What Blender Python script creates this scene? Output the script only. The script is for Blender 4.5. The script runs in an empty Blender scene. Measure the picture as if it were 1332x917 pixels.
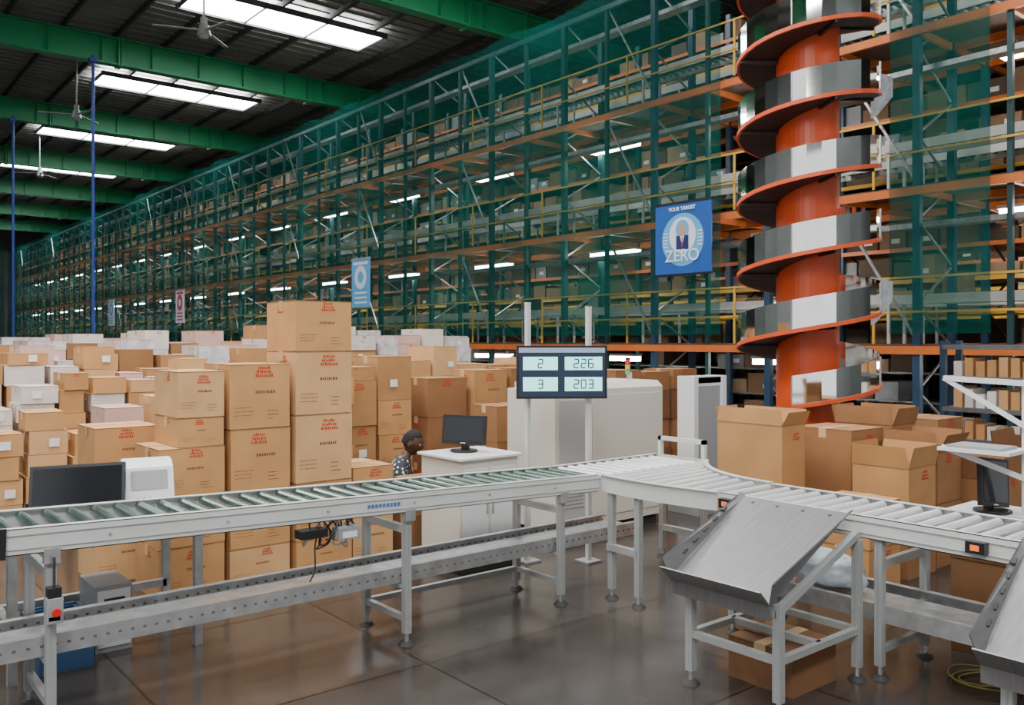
import bpy, bmesh, math, random
from mathutils import Matrix, Vector, noise
random.seed(7)
SC = bpy.context.scene
COL = SC.collection

# ------------------------------------------------------------ materials
MATS = {}
def mat(name, col, rough=0.6, metal=0.0, var=0.0, scale=8.0, emit=0.0, bump=0.0, spec=0.5, stretch=None, ecol=None):
    if name in MATS: return MATS[name]
    m = bpy.data.materials.new(name); m.use_nodes = True
    nt = m.node_tree; b = nt.nodes['Principled BSDF']
    b.inputs['Base Color'].default_value = (*col, 1)
    b.inputs['Roughness'].default_value = rough
    b.inputs['Metallic'].default_value = metal
    b.inputs['Specular IOR Level'].default_value = spec
    if var or bump:
        tc = nt.nodes.new('ShaderNodeTexCoord')
        n = nt.nodes.new('ShaderNodeTexNoise'); n.inputs['Scale'].default_value = scale
        n.inputs['Detail'].default_value = 5
        src = tc.outputs['Object']
        if stretch:
            mp = nt.nodes.new('ShaderNodeMapping'); mp.inputs['Scale'].default_value = stretch
            nt.links.new(src, mp.inputs['Vector']); src = mp.outputs['Vector']
        nt.links.new(src, n.inputs['Vector'])
        if var:
            r = nt.nodes.new('ShaderNodeValToRGB')
            r.color_ramp.elements[0].position = 0.3; r.color_ramp.elements[1].position = 0.7
            r.color_ramp.elements[0].color = (*[c*(1-var) for c in col], 1)
            r.color_ramp.elements[1].color = (*[min(1, c*(1+var)) for c in col], 1)
            nt.links.new(n.outputs['Fac'], r.inputs['Fac']); nt.links.new(r.outputs['Color'], b.inputs['Base Color'])
        if bump:
            bp = nt.nodes.new('ShaderNodeBump'); bp.inputs['Strength'].default_value = bump; bp.inputs['Distance'].default_value = 0.01
            nt.links.new(n.outputs['Fac'], bp.inputs['Height']); nt.links.new(bp.outputs['Normal'], b.inputs['Normal'])
    if emit:
        b.inputs['Emission Color'].default_value = (*(ecol or col), 1)
        b.inputs['Emission Strength'].default_value = emit
    MATS[name] = m
    return m

CB = [mat('cardboard_a', (.53,.275,.105), .75, var=.10, scale=4), mat('cardboard_b', (.42,.215,.08), .8, var=.10, scale=4),
      mat('cardboard_c', (.60,.345,.155), .75, var=.10, scale=4), mat('cardboard_d', (.27,.125,.048), .85, var=.12, scale=4),
      mat('cardboard_kraft_dark', (.17,.078,.031), .85, var=.12, scale=4)]
WB = [mat('carton_white', (.66,.60,.55), .6, var=.08, scale=5), mat('carton_pinkish', (.66,.42,.36), .6, var=.1, scale=5),
      mat('carton_shrinkwrap', (.58,.56,.58), .2, var=.25, scale=9)]
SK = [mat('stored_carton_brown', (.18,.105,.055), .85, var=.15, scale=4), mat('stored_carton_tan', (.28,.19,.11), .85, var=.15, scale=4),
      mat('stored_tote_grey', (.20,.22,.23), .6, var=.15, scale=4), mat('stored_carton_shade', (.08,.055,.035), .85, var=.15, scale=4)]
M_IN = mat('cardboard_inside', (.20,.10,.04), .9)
M_RED = mat('red_ink', (.50,.035,.015), .8)
M_INK = mat('brown_ink', (.20,.075,.03), .8)
M_TAPE = mat('packing_tape', (.60,.40,.20), .2)
M_LAB = mat('paper_label', (.80,.79,.76), .6)
M_SEAM = mat('carton_seam', (.12,.055,.02), .9)
M_RAIL = mat('powder_coated_rail', (.56,.58,.56), .3, var=.05, scale=3)
M_LEG = mat('grey_leg_profile', (.36,.38,.37), .35, metal=.3, var=.08, scale=4)
M_ROLL = mat('zinc_roller', (.20,.28,.26), .22, .85, var=.12, scale=20)
M_ROLLW = mat('bright_roller', (.70,.71,.71), .28, .4)
M_GALV = mat('galvanised_steel', (.50,.51,.52), .33, .75, var=.2, scale=14)
M_GALVD = mat('galvanised_dull', (.17,.18,.18), .5, .5, var=.2, scale=6)
M_STEEL = mat('polished_steel', (.90,.88,.85), .05, 1.0, var=.05, scale=6)
M_CHUTE = mat('brushed_chute_steel', (.17,.168,.17), .42, .5, var=.12, scale=5, stretch=(1,14,1))
M_BLK = mat('black_plastic', (.012,.012,.014), .35)
M_DARK = mat('dark_rubber', (.03,.03,.03), .7)
M_SLOT = mat('slot_shadow_grey', (.10,.10,.10), .7)
M_WHT = mat('cream_cabinet_paint', (.60,.57,.50), .45, var=.03, scale=2)
M_WPL = mat('white_plastic', (.68,.69,.70), .35)
M_GREY = mat('grey_plastic', (.28,.29,.30), .5)
M_ORG = mat('orange_paint', (.62,.075,.014), .4, var=.08, scale=3)
M_ORGB = mat('orange_beam_paint', (.58,.14,.025), .5, var=.1, scale=3)
M_YEL = mat('yellow_rail_paint', (.62,.36,.04), .5)
M_BLUE = mat('blue_post_paint', (.016,.050,.10), .45, var=.15, scale=3)
M_TEAL = mat('teal_post_paint', (.010,.050,.055), .45, var=.15, scale=3)
M_GRN = mat('green_girder_paint', (.015,.30,.115), .45, var=.15, scale=.8)
M_DECK = mat('deck_panel', (.09,.05,.03), .8, var=.3, scale=3)
M_TUBE = mat('lamp_tube', (1,1,1), .5, emit=34, ecol=(1,.98,.93))
M_SKY = mat('skylight_panel', (1,1,1), .5, emit=26, ecol=(.97,.98,1))
M_SCR = mat('screen_glass', (.01,.011,.014), .12)
M_SCRB = mat('screen_cyan', (.3,.75,.7), .3, emit=1.5, ecol=(.36,.90,.84))
M_SCRD = mat('screen_header', (.2,.22,.3), .3, emit=.6, ecol=(.35,.4,.6))

# ------------------------------------------------------------ mesh builder
class MB:
    def __init__(s):
        s.v=[]; s.f=[]; s.mi=[]; s.mats=[]; s.M=Matrix.Identity(4)
    def mid(s,m):
        if m not in s.mats: s.mats.append(m)
        return s.mats.index(m)
    def pts(s,ps):
        n=len(s.v); M=s.M
        for p in ps: s.v.append(tuple(M@Vector(p)))
        return n
    def poly(s,ps,m):
        n=s.pts(ps); s.f.append(tuple(range(n,n+len(ps)))); s.mi.append(s.mid(m))
    def box(s,x0,x1,y0,y1,z0,z1,m):
        n=s.pts([(x0,y0,z0),(x1,y0,z0),(x1,y1,z0),(x0,y1,z0),(x0,y0,z1),(x1,y0,z1),(x1,y1,z1),(x0,y1,z1)])
        k=s.mid(m)
        for q in ((0,3,2,1),(4,5,6,7),(0,1,5,4),(1,2,6,5),(2,3,7,6),(3,0,4,7)):
            s.f.append(tuple(n+i for i in q)); s.mi.append(k)
    def beam(s,p0,p1,w,h,m,up=(0,0,1)):
        p0=Vector(p0);p1=Vector(p1);d=(p1-p0)
        if d.length<1e-6:return
        d.normalize(); up=Vector(up)
        if abs(d.dot(up))>.99: up=Vector((1,0,0))
        r=d.cross(up).normalized()*(w/2); u=r.cross(d).normalized()*(h/2)
        n=s.pts([p0-r-u,p0+r-u,p0+r+u,p0-r+u,p1-r-u,p1+r-u,p1+r+u,p1-r+u]); k=s.mid(m)
        for q in ((0,1,2,3),(7,6,5,4),(0,4,5,1),(1,5,6,2),(2,6,7,3),(3,7,4,0)):
            s.f.append(tuple(n+i for i in q)); s.mi.append(k)
    def cyl(s,p0,p1,r,m,seg=12,r2=None):
        p0=Vector(p0);p1=Vector(p1);d=(p1-p0).normalized(); r2=r if r2 is None else r2
        up=Vector((0,0,1)) if abs(d.z)<.9 else Vector((1,0,0))
        a=d.cross(up).normalized(); b=a.cross(d).normalized()
        ps=[p0+(a*math.cos(t)+b*math.sin(t))*r for t in [2*math.pi*i/seg for i in range(seg)]]
        ps+=[p1+(a*math.cos(t)+b*math.sin(t))*r2 for t in [2*math.pi*i/seg for i in range(seg)]]
        n=s.pts(ps);k=s.mid(m)
        for i in range(seg):
            j=(i+1)%seg; s.f.append((n+i,n+seg+i,n+seg+j,n+j)); s.mi.append(k)
        s.f.append(tuple(n+i for i in range(seg))); s.mi.append(k)
        s.f.append(tuple(n+seg+i for i in reversed(range(seg)))); s.mi.append(k)
    def rect(s,x0,x1,y0,y1,z,m):
        s.poly([(x0,y0,z),(x1,y0,z),(x1,y1,z),(x0,y1,z)],m)
    def disc(s,cx,cy,r,z,m,seg=32,ry=None):
        ry=ry or r
        s.poly([(cx+r*math.cos(2*math.pi*i/seg),cy+ry*math.sin(2*math.pi*i/seg),z) for i in range(seg)],m)
    def obj(s,name,parent=None,bevel=0,smooth=False):
        me=bpy.data.meshes.new(name); me.from_pydata(s.v,[],s.f)
        for m in s.mats: me.materials.append(m)
        me.polygons.foreach_set('material_index',s.mi)
        me.update()
        o=bpy.data.objects.new(name,me); COL.objects.link(o)
        if parent: o.parent=parent
        if bevel:
            md=o.modifiers.new('bevel','BEVEL'); md.width=bevel; md.segments=2; md.limit_method='ANGLE'
        if smooth:
            me.polygons.foreach_set('use_smooth',[True]*len(me.polygons))
        return o

def frame(loc, x, y, z):
    M=Matrix.Identity(4)
    for i,c in enumerate((x,y,z)):
        for r in range(3): M[r][i]=c[r]
    M.translation=Vector(loc); return M
def faceA(loc): return frame(loc,(0,-1,0),(0,0,1),(-1,0,0))   # looks toward -a

# ------------------------------------------------------------ cartons
def prints(mb, M0, w, h, rnd, heavy=True):
    old=mb.M; mb.M=old@M0
    z=.0015
    cx=w*rnd.uniform(.45,.62); cy=h*rnd.uniform(.72,.80); u=min(w,h)*.045
    for r in range(3):
        x=cx-u*(3.0-.5*r)
        while x<cx+u*(3.2-.5*r):
            ww=u*rnd.uniform(.3,.8); y=cy+r*u*1.4
            mb.rect(x,x+ww,y,y+u*rnd.uniform(.7,1.2),z,M_RED); x+=ww+u*.28
    if heavy:
        x=w*.42
        for i in range(8):
            ww=u*rnd.uniform(.4,.9); mb.rect(x,x+ww,h*.54,h*.54+u*1.0,z,M_INK); x+=ww+u*.3
        for r in range(3):
            y=h*(.20+.06*r); x=w*.07
            while x<w*.34:
                ww=w*rnd.uniform(.015,.05); mb.rect(x,x+ww,y,y+h*.011,z,M_INK); x+=ww+w*.015
        for r in range(3):
            y=h*(.14+.06*r); mb.rect(w*.62,w*rnd.uniform(.72,.84),y,y+h*.010,z,M_INK)
    mb.M=old

def carton(mb,a0,a1,b0,b1,z0,z1,m,rnd,marks=1,rot=0,opened=False,tape=True):
    ca,cb=(a0+a1)/2,(b0+b1)/2; hx,hy=(a1-a0)/2,(b1-b0)/2; h=z1-z0
    old=mb.M; mb.M=Matrix.Translation((ca,cb,z0))@Matrix.Rotation(rot,4,'Z')
    if not opened:
        mb.box(-hx,hx,-hy,hy,0,h-.001,m)
        mb.box(-hx-.001,hx+.001,-.004,.004,h-.02,h+.0005,M_SEAM)
        if tape:
            mb.box(-hx-.002,hx+.002,-.03,.03,h-.07,h+.0015,M_TAPE)
        mb.box(-hx-.001,hx+.001,-hy-.001,hy+.001,h-.006,h-.003,M_SEAM)
    else:
        t=.006
        mb.box(-hx,hx,-hy,-hy+t,0,h,m); mb.box(-hx,hx,hy-t,hy,0,h,m)
        mb.box(-hx,-hx+t,-hy+t,hy-t,0,h,m); mb.box(hx-t,hx,-hy+t,hy-t,0,h,m)
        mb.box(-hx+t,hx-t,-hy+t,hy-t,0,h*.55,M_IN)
        fl=min(hx,hy)*.75
        def flap(p,q,out,ang):
            d=Vector(out)*math.sin(ang)*fl+Vector((0,0,math.cos(ang)*fl))
            p=Vector(p);q=Vector(q);n=Vector(out)*.004
            e=(q-p).normalized()*.012
            mb.poly([p,q,q+d-e,p+d+e],m); mb.poly([p+n,p+d+e+n,q+d-e+n,q+n],m)
        flap((-hx,-hy,h),(hx,-hy,h),(0,-1,0),rnd.uniform(.1,.5))
        flap((-hx,hy,h),(hx,hy,h),(0,1,0),rnd.uniform(-.2,.3))
        flap((-hx,-hy,h),(-hx,hy,h),(-1,0,0),rnd.uniform(-.1,.35))
        flap((hx,-hy,h),(hx,hy,h),(1,0,0),rnd.uniform(.0,.5))
    if marks:
        prints(mb,frame((-hx,-hy,0),(1,0,0),(0,0,1),(0,-1,0)),2*hx,h,rnd,marks>1)
        if marks>1: prints(mb,frame((-hx,hy,0),(0,-1,0),(0,0,1),(-1,0,0)),2*hy,h,rnd,False)
    mb.M=old

def pile(name,a0,a1,b0,depth,H,wr,hr,mats,seed,marks=.3,jit=.04,Hvar=.15):
    rnd=random.Random(seed); mb=MB(); a=a0
    while a<a1-.15:
        w=rnd.uniform(*wr); z=0.0; Ht=(H(a) if callable(H) else H)+rnd.uniform(-Hvar,Hvar)
        bj=rnd.uniform(0,.08)
        while z<Ht-.08:
            h=rnd.uniform(*hr)
            if z+h>Ht+.08: h=max(.12,Ht-z)
            j=rnd.uniform(-1,1)*jit*.5
            m=rnd.choice(mats)
            carton(mb,a+.02+j,a+w-.02+j,b0+bj+rnd.uniform(0,.03),b0+bj+depth-rnd.uniform(.03,.08),z,z+h,m,rnd,
                   marks=(rnd.choice([1,2]) if rnd.random()<marks else 0),rot=rnd.uniform(-jit,jit))
            if rnd.random()<.3:
                lx=a+w*rnd.uniform(.3,.6)
                mb.box(lx,lx+.08,b0+bj-.012,b0+bj-.010,z+h*.3,z+h*.3+.07,M_LAB)
            z+=h
        a+=w+.01
    return mb.obj(name)

# ------------------------------------------------------------ room shell
mf=bpy.data.materials.new('polished_concrete'); mf.use_nodes=True
nt=mf.node_tree; b=nt.nodes['Principled BSDF']; tc=nt.nodes.new('ShaderNodeTexCoord')
n1=nt.nodes.new('ShaderNodeTexNoise'); n1.inputs['Scale'].default_value=.9; n1.inputs['Detail'].default_value=8; n1.inputs['Roughness'].default_value=.65
nt.links.new(tc.outputs['Object'],n1.inputs['Vector'])
cr=nt.nodes.new('ShaderNodeValToRGB'); cr.color_ramp.elements[0].position=.3; cr.color_ramp.elements[1].position=.72
cr.color_ramp.elements[0].color=(.030,.025,.022,1); cr.color_ramp.elements[1].color=(.085,.070,.060,1)
nt.links.new(n1.outputs['Fac'],cr.inputs['Fac'])
br=nt.nodes.new('ShaderNodeTexBrick'); br.offset=0; br.inputs['Scale'].default_value=1.0
br.inputs['Brick Width'].default_value=1.2; br.inputs['Row Height'].default_value=1.2; br.inputs['Mortar Size'].default_value=.007
br.inputs['Color1'].default_value=(1,1,1,1); br.inputs['Color2'].default_value=(.62,.62,.62,1); br.inputs['Mortar'].default_value=(.2,.2,.2,1)
nt.links.new(tc.outputs['Object'],br.inputs['Vector'])
mx=nt.nodes.new('ShaderNodeMix'); mx.data_type='RGBA'; mx.blend_type='MULTIPLY'; mx.inputs[0].default_value=1
nt.links.new(cr.outputs['Color'],mx.inputs[6]); nt.links.new(br.outputs['Color'],mx.inputs[7]); nt.links.new(mx.outputs[2],b.inputs['Base Color'])
n2=nt.nodes.new('ShaderNodeTexNoise'); n2.inputs['Scale'].default_value=2.5; n2.inputs['Detail'].default_value=6
nt.links.new(tc.outputs['Object'],n2.inputs['Vector'])
mr=nt.nodes.new('ShaderNodeMapRange'); mr.inputs['From Min'].default_value=.3; mr.inputs['From Max'].default_value=.7
mr.inputs['To Min'].default_value=.12; mr.inputs['To Max'].default_value=.28
nt.links.new(n2.outputs['Fac'],mr.inputs['Value']); nt.links.new(mr.outputs['Result'],b.inputs['Roughness'])
b.inputs['Specular IOR Level'].default_value=.5
mb=MB(); mb.box(-10,27,-8,80,-.2,0,mf); mb.obj('floor')

M_ROOF=mat('roof_sheet',(.20,.205,.19),.5,var=.2,scale=.5)
M_PUR=mat('roof_purlin',(.06,.065,.065),.6)
mb=MB(); mb.box(-10,27,-8,80,11.0,11.15,M_ROOF)
x=-10
while x<27:
    mb.box(x,x+.07,-8,80,10.82,11.0,M_PUR)
    x+=1.45
y=-8
while y<80:
    mb.box(-10,27,y,y+.05,10.96,11.0,M_ROOF); y+=.45
mb.obj('ceiling')
M_WALL=mat('corrugated_wall',(.13,.15,.15),.7,var=.15,scale=1)
mb=MB(); mb.box(-10,27,80,80.2,0,11,M_WALL)
x=-10
while x<27: mb.box(x,x+.15,79.95,80,0,11,M_WALL); x+=.4
mb.obj('wall_far')
mb=MB(); mb.box(27,27.2,-8,80,0,11,M_WALL)
y=-8
while y<80: mb.box(26.95,27,y,y+.15,0,11,M_WALL); y+=.5
mb.obj('wall_right')
mb=MB(); mb.box(-10.2,-10,6,80,0,11,M_WALL)
y=6
while y<80: mb.box(-10,-9.95,y,y+.15,0,11,M_WALL); y+=.5
mb.obj('wall_left')
# unseen wall added behind the camera; its gaps streak the steel's reflections
mb=MB(); mb.box(-10,27,-8.2,-8,7.5,11,M_WALL)
x=-10
while x<26:
    mb.box(x,x+2.2,-8.2,-8,0,7.5,M_WALL)
    for k in range(5): mb.box(x+.2+.4*k,x+.35+.4*k,-8,-7.95,0,7.5,M_WALL)
    x+=4.4
mb.obj('unseen_slotted_wall')

k=1
for bb in [-5,4.65,13.95,23.4,32.6,42,51.2,60.5,70]:
    for (aa,ab) in ((-4.5,1.2),(8,13.6)):  # first row is out of view, added to light the near zone
        if aa==-4.5 and bb>40: continue
        mb=MB()
        mb.box(aa,ab,bb-.75,bb+.75,10.74,10.80,M_SKY)
        for i in range(4):
            xx=aa+(ab-aa)*i/3; mb.box(xx-.025,xx+.025,bb-.8,bb+.8,10.70,10.81,M_PUR)
        mb.box(aa-.05,ab+.05,bb-.85,bb-.75,10.68,10.82,M_PUR); mb.box(aa-.05,ab+.05,bb+.75,bb+.85,10.68,10.82,M_PUR)
        mb.obj('window_%d'%k); k+=1

for bb in [0,9.3,18.6,27.9,37.2,46.5,55.8,65.1,74.4]:
    mb=MB()
    mb.box(-9.9,26.9,bb-.02,bb+.02,9.95,10.7,M_GRN)
    mb.box(-9.9,26.9,bb-.17,bb+.17,9.90,9.95,M_GRN)
    mb.box(-9.9,26.9,bb-.17,bb+.17,10.68,10.72,M_GRN)
    x=-9
    while x<27:
        mb.box(x,x+.02,bb-.16,bb+.16,9.95,10.68,M_GRN); x+=1.45
    for xx in (1.2,7.4,13.6,19.8):
        mb.box(xx,xx+.05,bb-.22,bb+.22,9.86,10.72,M_GRN)
        mb.box(xx+.08,xx+.13,bb-.22,bb+.22,9.86,10.72,M_GRN)
    mb.obj('roof_girder')

M_FAN=mat('fan_aluminium',(.35,.37,.36),.4,.5)
for (fa,fb,fz) in ((7.2,20,8.75),(6.9,30.6,8.9),(8.2,43,9.0)):
    mb=MB()
    mb.cyl((fa,fb,fz),(fa,fb,11.0),.025,M_FAN,8)
    mb.cyl((fa,fb,fz-.12),(fa,fb,fz+.12),.16,M_FAN,16,.10)
    mb.cyl((fa,fb,fz-.20),(fa,fb,fz-.12),.07,M_GREY,12,.14)
    mb.cyl((fa,fb,fz+.12),(fa,fb,fz+.3),.08,M_GREY,12)
    for i in range(3):
        t=2*math.pi*i/3+.75
        mb.beam((fa+.12*math.cos(t),fb+.12*math.sin(t),fz),(fa+1.1*math.cos(t),fb+1.1*math.sin(t),fz-.02),.12,.015,M_FAN)
    mb.obj('ceiling_fan')
M_CB=mat('blue_conduit',(.02,.05,.30),.5)
for (pa,pb) in ((6.67,27.9),(6.15,37.2)):
    mb=MB(); mb.cyl((pa,pb-.3,0),(pa,pb-.3,10.0),.045,M_CB,8); mb.box(pa-.12,pa+.12,pb-.42,pb-.18,0,.02,M_GREY); mb.box(pa-.1,pa+.1,pb-.38,pb-.15,9.8,9.92,M_CB)
    mb.obj('blue_conduit_pole')

# ------------------------------------------------------------ mezzanine storage rack
A0=12.5; DECKS=(1.55,3.85,6.15); TOP=8.3
mb=MB()
b_=1.0; bays=[]
while b_<76: bays.append(b_); b_+=2.5
for bi in bays:
    for (p,q) in ((A0,A0+1.1),(A0+2.3,A0+3.4),(A0+5.6,A0+6.7)):
        far=p>A0+1
        mm=M_BLUE if bi<12 else M_TEAL
        for a in (p,q):
            mb.box(a-.05,a+.05,bi-.055,bi+.055,0,TOP,mm)
            if not far: mb.box(a-.08,a+.08,bi-.09,bi+.09,0,.015,mm)
        if p>A0+4 and bi>35: continue
        z=.25; s=0
        while z<TOP-.5:
            if s: mb.beam((p,bi,z),(q,bi,z+.62),.03,.03,M_GALV if not far else mm)
            else: mb.beam((q,bi,z),(p,bi,z+.62),.03,.03,M_GALV if not far else mm)
            z+=.62; s=1-s
    mb.box(A0-.035,A0+.035,bi+1.215,bi+1.285,0,TOP,M_TEAL)
for dz in DECKS:
    mb.box(A0-.02,A0+8.5,bays[0],bays[-1],dz-.03,dz,M_DECK)
    for a in (A0-.06,A0+1.1,A0+2.3,A0+3.5,A0+5.6):
        mb.box(a-.03,a+.03,bays[0],bays[-1],dz-.15,dz-.03,M_ORGB)
    b_=bays[0]
    while b_<bays[-1]:
        mb.box(A0,A0+8,b_-.03,b_+.03,dz-.13,dz-.03,M_ORGB); b_+=1.25
    for rz in (.45,.95):
        mb.box(A0-.11,A0-.08,bays[0],bays[-1],dz+rz,dz+rz+.03,M_YEL)
    b_=bays[0]
    while b_<bays[-1]:
        mb.box(A0-.11,A0-.08,b_+.6,b_+.63,dz,dz+.95,M_YEL); b_+=2.5
    for sz in (.55,1.1,1.65):
        for a in (A0+2.3,A0+3.4,A0+5.6):
            mb.box(a-.055,a-.02,bays[0],bays[-1],dz+sz-.07,dz+sz,M_ORGB if sz>1.5 else M_YEL)
        mb.box(A0+2.3,A0+3.4,bays[0],bays[-1],dz+sz-.02,dz+sz,M_GALVD)
for sz in (.05,.55,1.05):
    mb.box(A0+2.3,A0+3.4,bays[0],bays[-1],sz-.03,sz,M_GALVD)
mb.box(A0-.06,A0,bays[0],bays[-1],TOP-.1,TOP,M_TEAL)
mb.box(A0+1.05,A0+1.12,bays[0],bays[-1],TOP-.1,TOP,M_TEAL)
mb.box(A0+8.5,A0+8.55,bays[0],bays[-1],0,TOP,M_DECK)
for i in range(0,len(bays)-1,2):
    for dz in DECKS:
        mb.beam((A0+.04,bays[i],dz),(A0+.04,bays[i]+1.25,dz+2.1),.035,.035,M_GALV,up=(1,0,0))
rack=mb.obj('mezzanine_storage_rack')

mb=MB()
for dz in DECKS:
    for aa in (A0+.35,A0+1.45):
        mb.box(aa,aa+.03,bays[0]+.2,bays[-1],dz+.60,dz+.74,M_RAIL)
        mb.box(aa+.5,aa+.53,bays[0]+.2,bays[-1],dz+.60,dz+.74,M_RAIL)
        b_=bays[0]+.2
        lim=30 if aa<A0+1 else 20
        while b_<lim:
            mb.box(aa+.03,aa+.5,b_,b_+.06,dz+.67,dz+.72,M_ROLL); b_+=.16
        mb.box(aa+.03,aa+.5,lim,bays[-1],dz+.67,dz+.72,M_ROLL)
        b_=bays[0]+.6
        while b_<bays[-1]-1:
            mb.box(aa,aa+.04,b_,b_+.04,dz,dz+.62,M_RAIL); mb.box(aa+.49,aa+.53,b_,b_+.04,dz,dz+.62,M_RAIL); b_+=2.5
    mb.box(A0+.3,A0+.55,bays[0],bays[-1],dz+1.72,dz+1.74,M_GALV); mb.box(A0+.3,A0+.31,bays[0],bays[-1],dz+1.74,dz+1.80,M_GALV)
mb.obj('mezzanine_conveyor')

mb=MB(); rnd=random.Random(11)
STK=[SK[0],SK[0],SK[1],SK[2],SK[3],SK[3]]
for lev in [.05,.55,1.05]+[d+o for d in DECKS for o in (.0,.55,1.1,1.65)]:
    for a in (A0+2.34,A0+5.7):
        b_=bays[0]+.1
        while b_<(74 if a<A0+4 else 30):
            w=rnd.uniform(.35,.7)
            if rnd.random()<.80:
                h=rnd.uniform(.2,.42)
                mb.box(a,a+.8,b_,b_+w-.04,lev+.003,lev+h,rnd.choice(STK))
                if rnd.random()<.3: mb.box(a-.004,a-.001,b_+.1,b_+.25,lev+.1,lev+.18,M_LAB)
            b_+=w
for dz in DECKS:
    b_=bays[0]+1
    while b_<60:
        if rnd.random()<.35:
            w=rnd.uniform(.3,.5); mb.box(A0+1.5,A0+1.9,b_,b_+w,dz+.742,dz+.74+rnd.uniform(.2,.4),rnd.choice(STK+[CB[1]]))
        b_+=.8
mb.obj('stored_cartons')

def tube(mb,a,b,z,L=1.35):
    mb.box(a-.12,a+.12,b-L/2,b+L/2,z,z+.05,M_WPL)
    mb.box(a-.11,a-.02,b-L/2+.03,b+L/2-.03,z-.10,z,M_TUBE)
    mb.box(a+.02,a+.11,b-L/2+.03,b+L/2-.03,z-.10,z,M_TUBE)
    mb.cyl((a,b-L/3,z+.05),(a,b-L/3,z+.14),.01,M_GREY,6); mb.cyl((a,b+L/3,z+.05),(a,b+L/3,z+.14),.01,M_GREY,6)
mb=MB()
b_=4.6
while b_<74:
    for z in (1.27,3.50,5.78):
        tube(mb,A0+1.0,b_,z)
    tube(mb,A0+4.4,b_+2,3.55)
    b_+=4.2
mb.obj('rack_tube_lights',parent=rack)

mn=bpy.data.materials.new('green_net'); mn.use_nodes=True; nt=mn.node_tree; nt.nodes.clear()
out=nt.nodes.new('ShaderNodeOutputMaterial'); mixs=nt.nodes.new('ShaderNodeMixShader'); tr=nt.nodes.new('ShaderNodeBsdfTransparent')
df=nt.nodes.new('ShaderNodeBsdfDiffuse'); df.inputs['Color'].default_value=(.004,.085,.070,1)
tl=nt.nodes.new('ShaderNodeBsdfTranslucent'); tl.inputs['Color'].default_value=(.004,.12,.095,1)
ad=nt.nodes.new('ShaderNodeMixShader'); ad.inputs[0].default_value=.5
tc=nt.nodes.new('ShaderNodeTexCoord'); mp=nt.nodes.new('ShaderNodeMapping'); mp.inputs['Scale'].default_value=(1,1,.25)
nz=nt.nodes.new('ShaderNodeTexNoise'); nz.inputs['Scale'].default_value=.9; nz.inputs['Detail'].default_value=4
mr=nt.nodes.new('ShaderNodeMapRange'); mr.inputs['From Min'].default_value=.3; mr.inputs['From Max'].default_value=.7
mr.inputs['To Min'].default_value=.40; mr.inputs['To Max'].default_value=.68
L=nt.links.new
L(tc.outputs['Object'],mp.inputs['Vector']); L(mp.outputs['Vector'],nz.inputs['Vector']); L(nz.outputs['Fac'],mr.inputs['Value'])
L(mr.outputs['Result'],mixs.inputs[0]); L(tr.outputs[0],mixs.inputs[1]); L(df.outputs[0],ad.inputs[1]); L(tl.outputs[0],ad.inputs[2]); L(ad.outputs[0],mixs.inputs[2]); L(mixs.outputs[0],out.inputs['Surface'])
def net(name,b0,b1,z0,z1,a,step=.25):
    vs=[];fs=[]; nb=int((b1-b0)/step); nz_=14
    for i in range(nb+1):
        b=b0+(b1-b0)*i/nb
        for j in range(nz_+1):
            z=z0+(z1-z0)*j/nz_
            sag=.06*math.sin(b*2.1)*math.sin(math.pi*j/nz_)+.02*math.sin(b*7+j)
            zt=z-(.10*abs(math.sin(b*math.pi/2.5)) if j==nz_ else 0)
            vs.append((a-.03+sag*.6,b,zt))
    for i in range(nb):
        for j in range(nz_):
            n=i*(nz_+1)+j; fs.append((n,n+nz_+1,n+nz_+2,n+1))
    me=bpy.data.meshes.new(name); me.from_pydata(vs,[],fs); me.materials.append(mn)
    me.polygons.foreach_set('use_smooth',[True]*len(me.polygons))
    o=bpy.data.objects.new(name,me); COL.objects.link(o); return o
net('safety_net',9.3,75.9,1.7,8.45,A0-.22)
net('safety_net',4.9,6.3,1.7,8.35,A0-.22)
def netfar():
    vs=[];fs=[]
    for i in range(31):
        for j in range(9):
            vs.append((5+7.1*i/30,76.2+.08*math.sin(i),1+8.0*j/8))
    for i in range(30):
        for j in range(8):
            n=i*9+j; fs.append((n,n+9,n+10,n+1))
    me=bpy.data.meshes.new('safety_net'); me.from_pydata(vs,[],fs); me.materials.append(mn)
    o=bpy.data.objects.new('safety_net',me); COL.objects.link(o)
netfar()

# ------------------------------------------------------------ banners
def text(s,M,size,m,parent,name):
    c=bpy.data.curves.new(name,'FONT'); c.body=s; c.size=size; c.align_x='CENTER'; c.extrude=.002; c.offset=.003
    o=bpy.data.objects.new(name,c); COL.objects.link(o); c.materials.append(m); o.matrix_world=M; o.parent=parent; return o
M_BB=mat('banner_blue',(.008,.085,.36),.5); M_BC=mat('banner_cyan',(.10,.38,.70),.5); M_BW=mat('banner_white',(.7,.75,.8),.5)
M_BD=mat('banner_navy',(.01,.02,.12),.5); M_SK=mat('banner_skin',(.5,.28,.2),.5)
mb=MB(); mb.M=faceA((A0-.42,9.98,3.41))
mb.box(-.63,.63,-.64,.64,-.02,0,M_BB)
mb.box(-.65,.65,.62,.66,-.025,.01,M_BLK); mb.box(-.65,.65,-.66,-.62,-.025,.01,M_BLK)
mb.disc(0,-.02,.47,.003,M_BC,40); mb.disc(0,.06,.30,.006,M_BW,40,.32)
mb.disc(0,.16,.15,.009,M_BC,24,.17); mb.box(-.14,.14,-.2,.05,.006,.010,M_BD); mb.disc(0,.14,.08,.012,M_SK,20,.11)
mb.poly([(-.05,.04,.013),(.05,.04,.013),(.0,-.12,.013)],M_BW); mb.rect(-.012,.012,-.15,.03,.015,M_RED)
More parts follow.
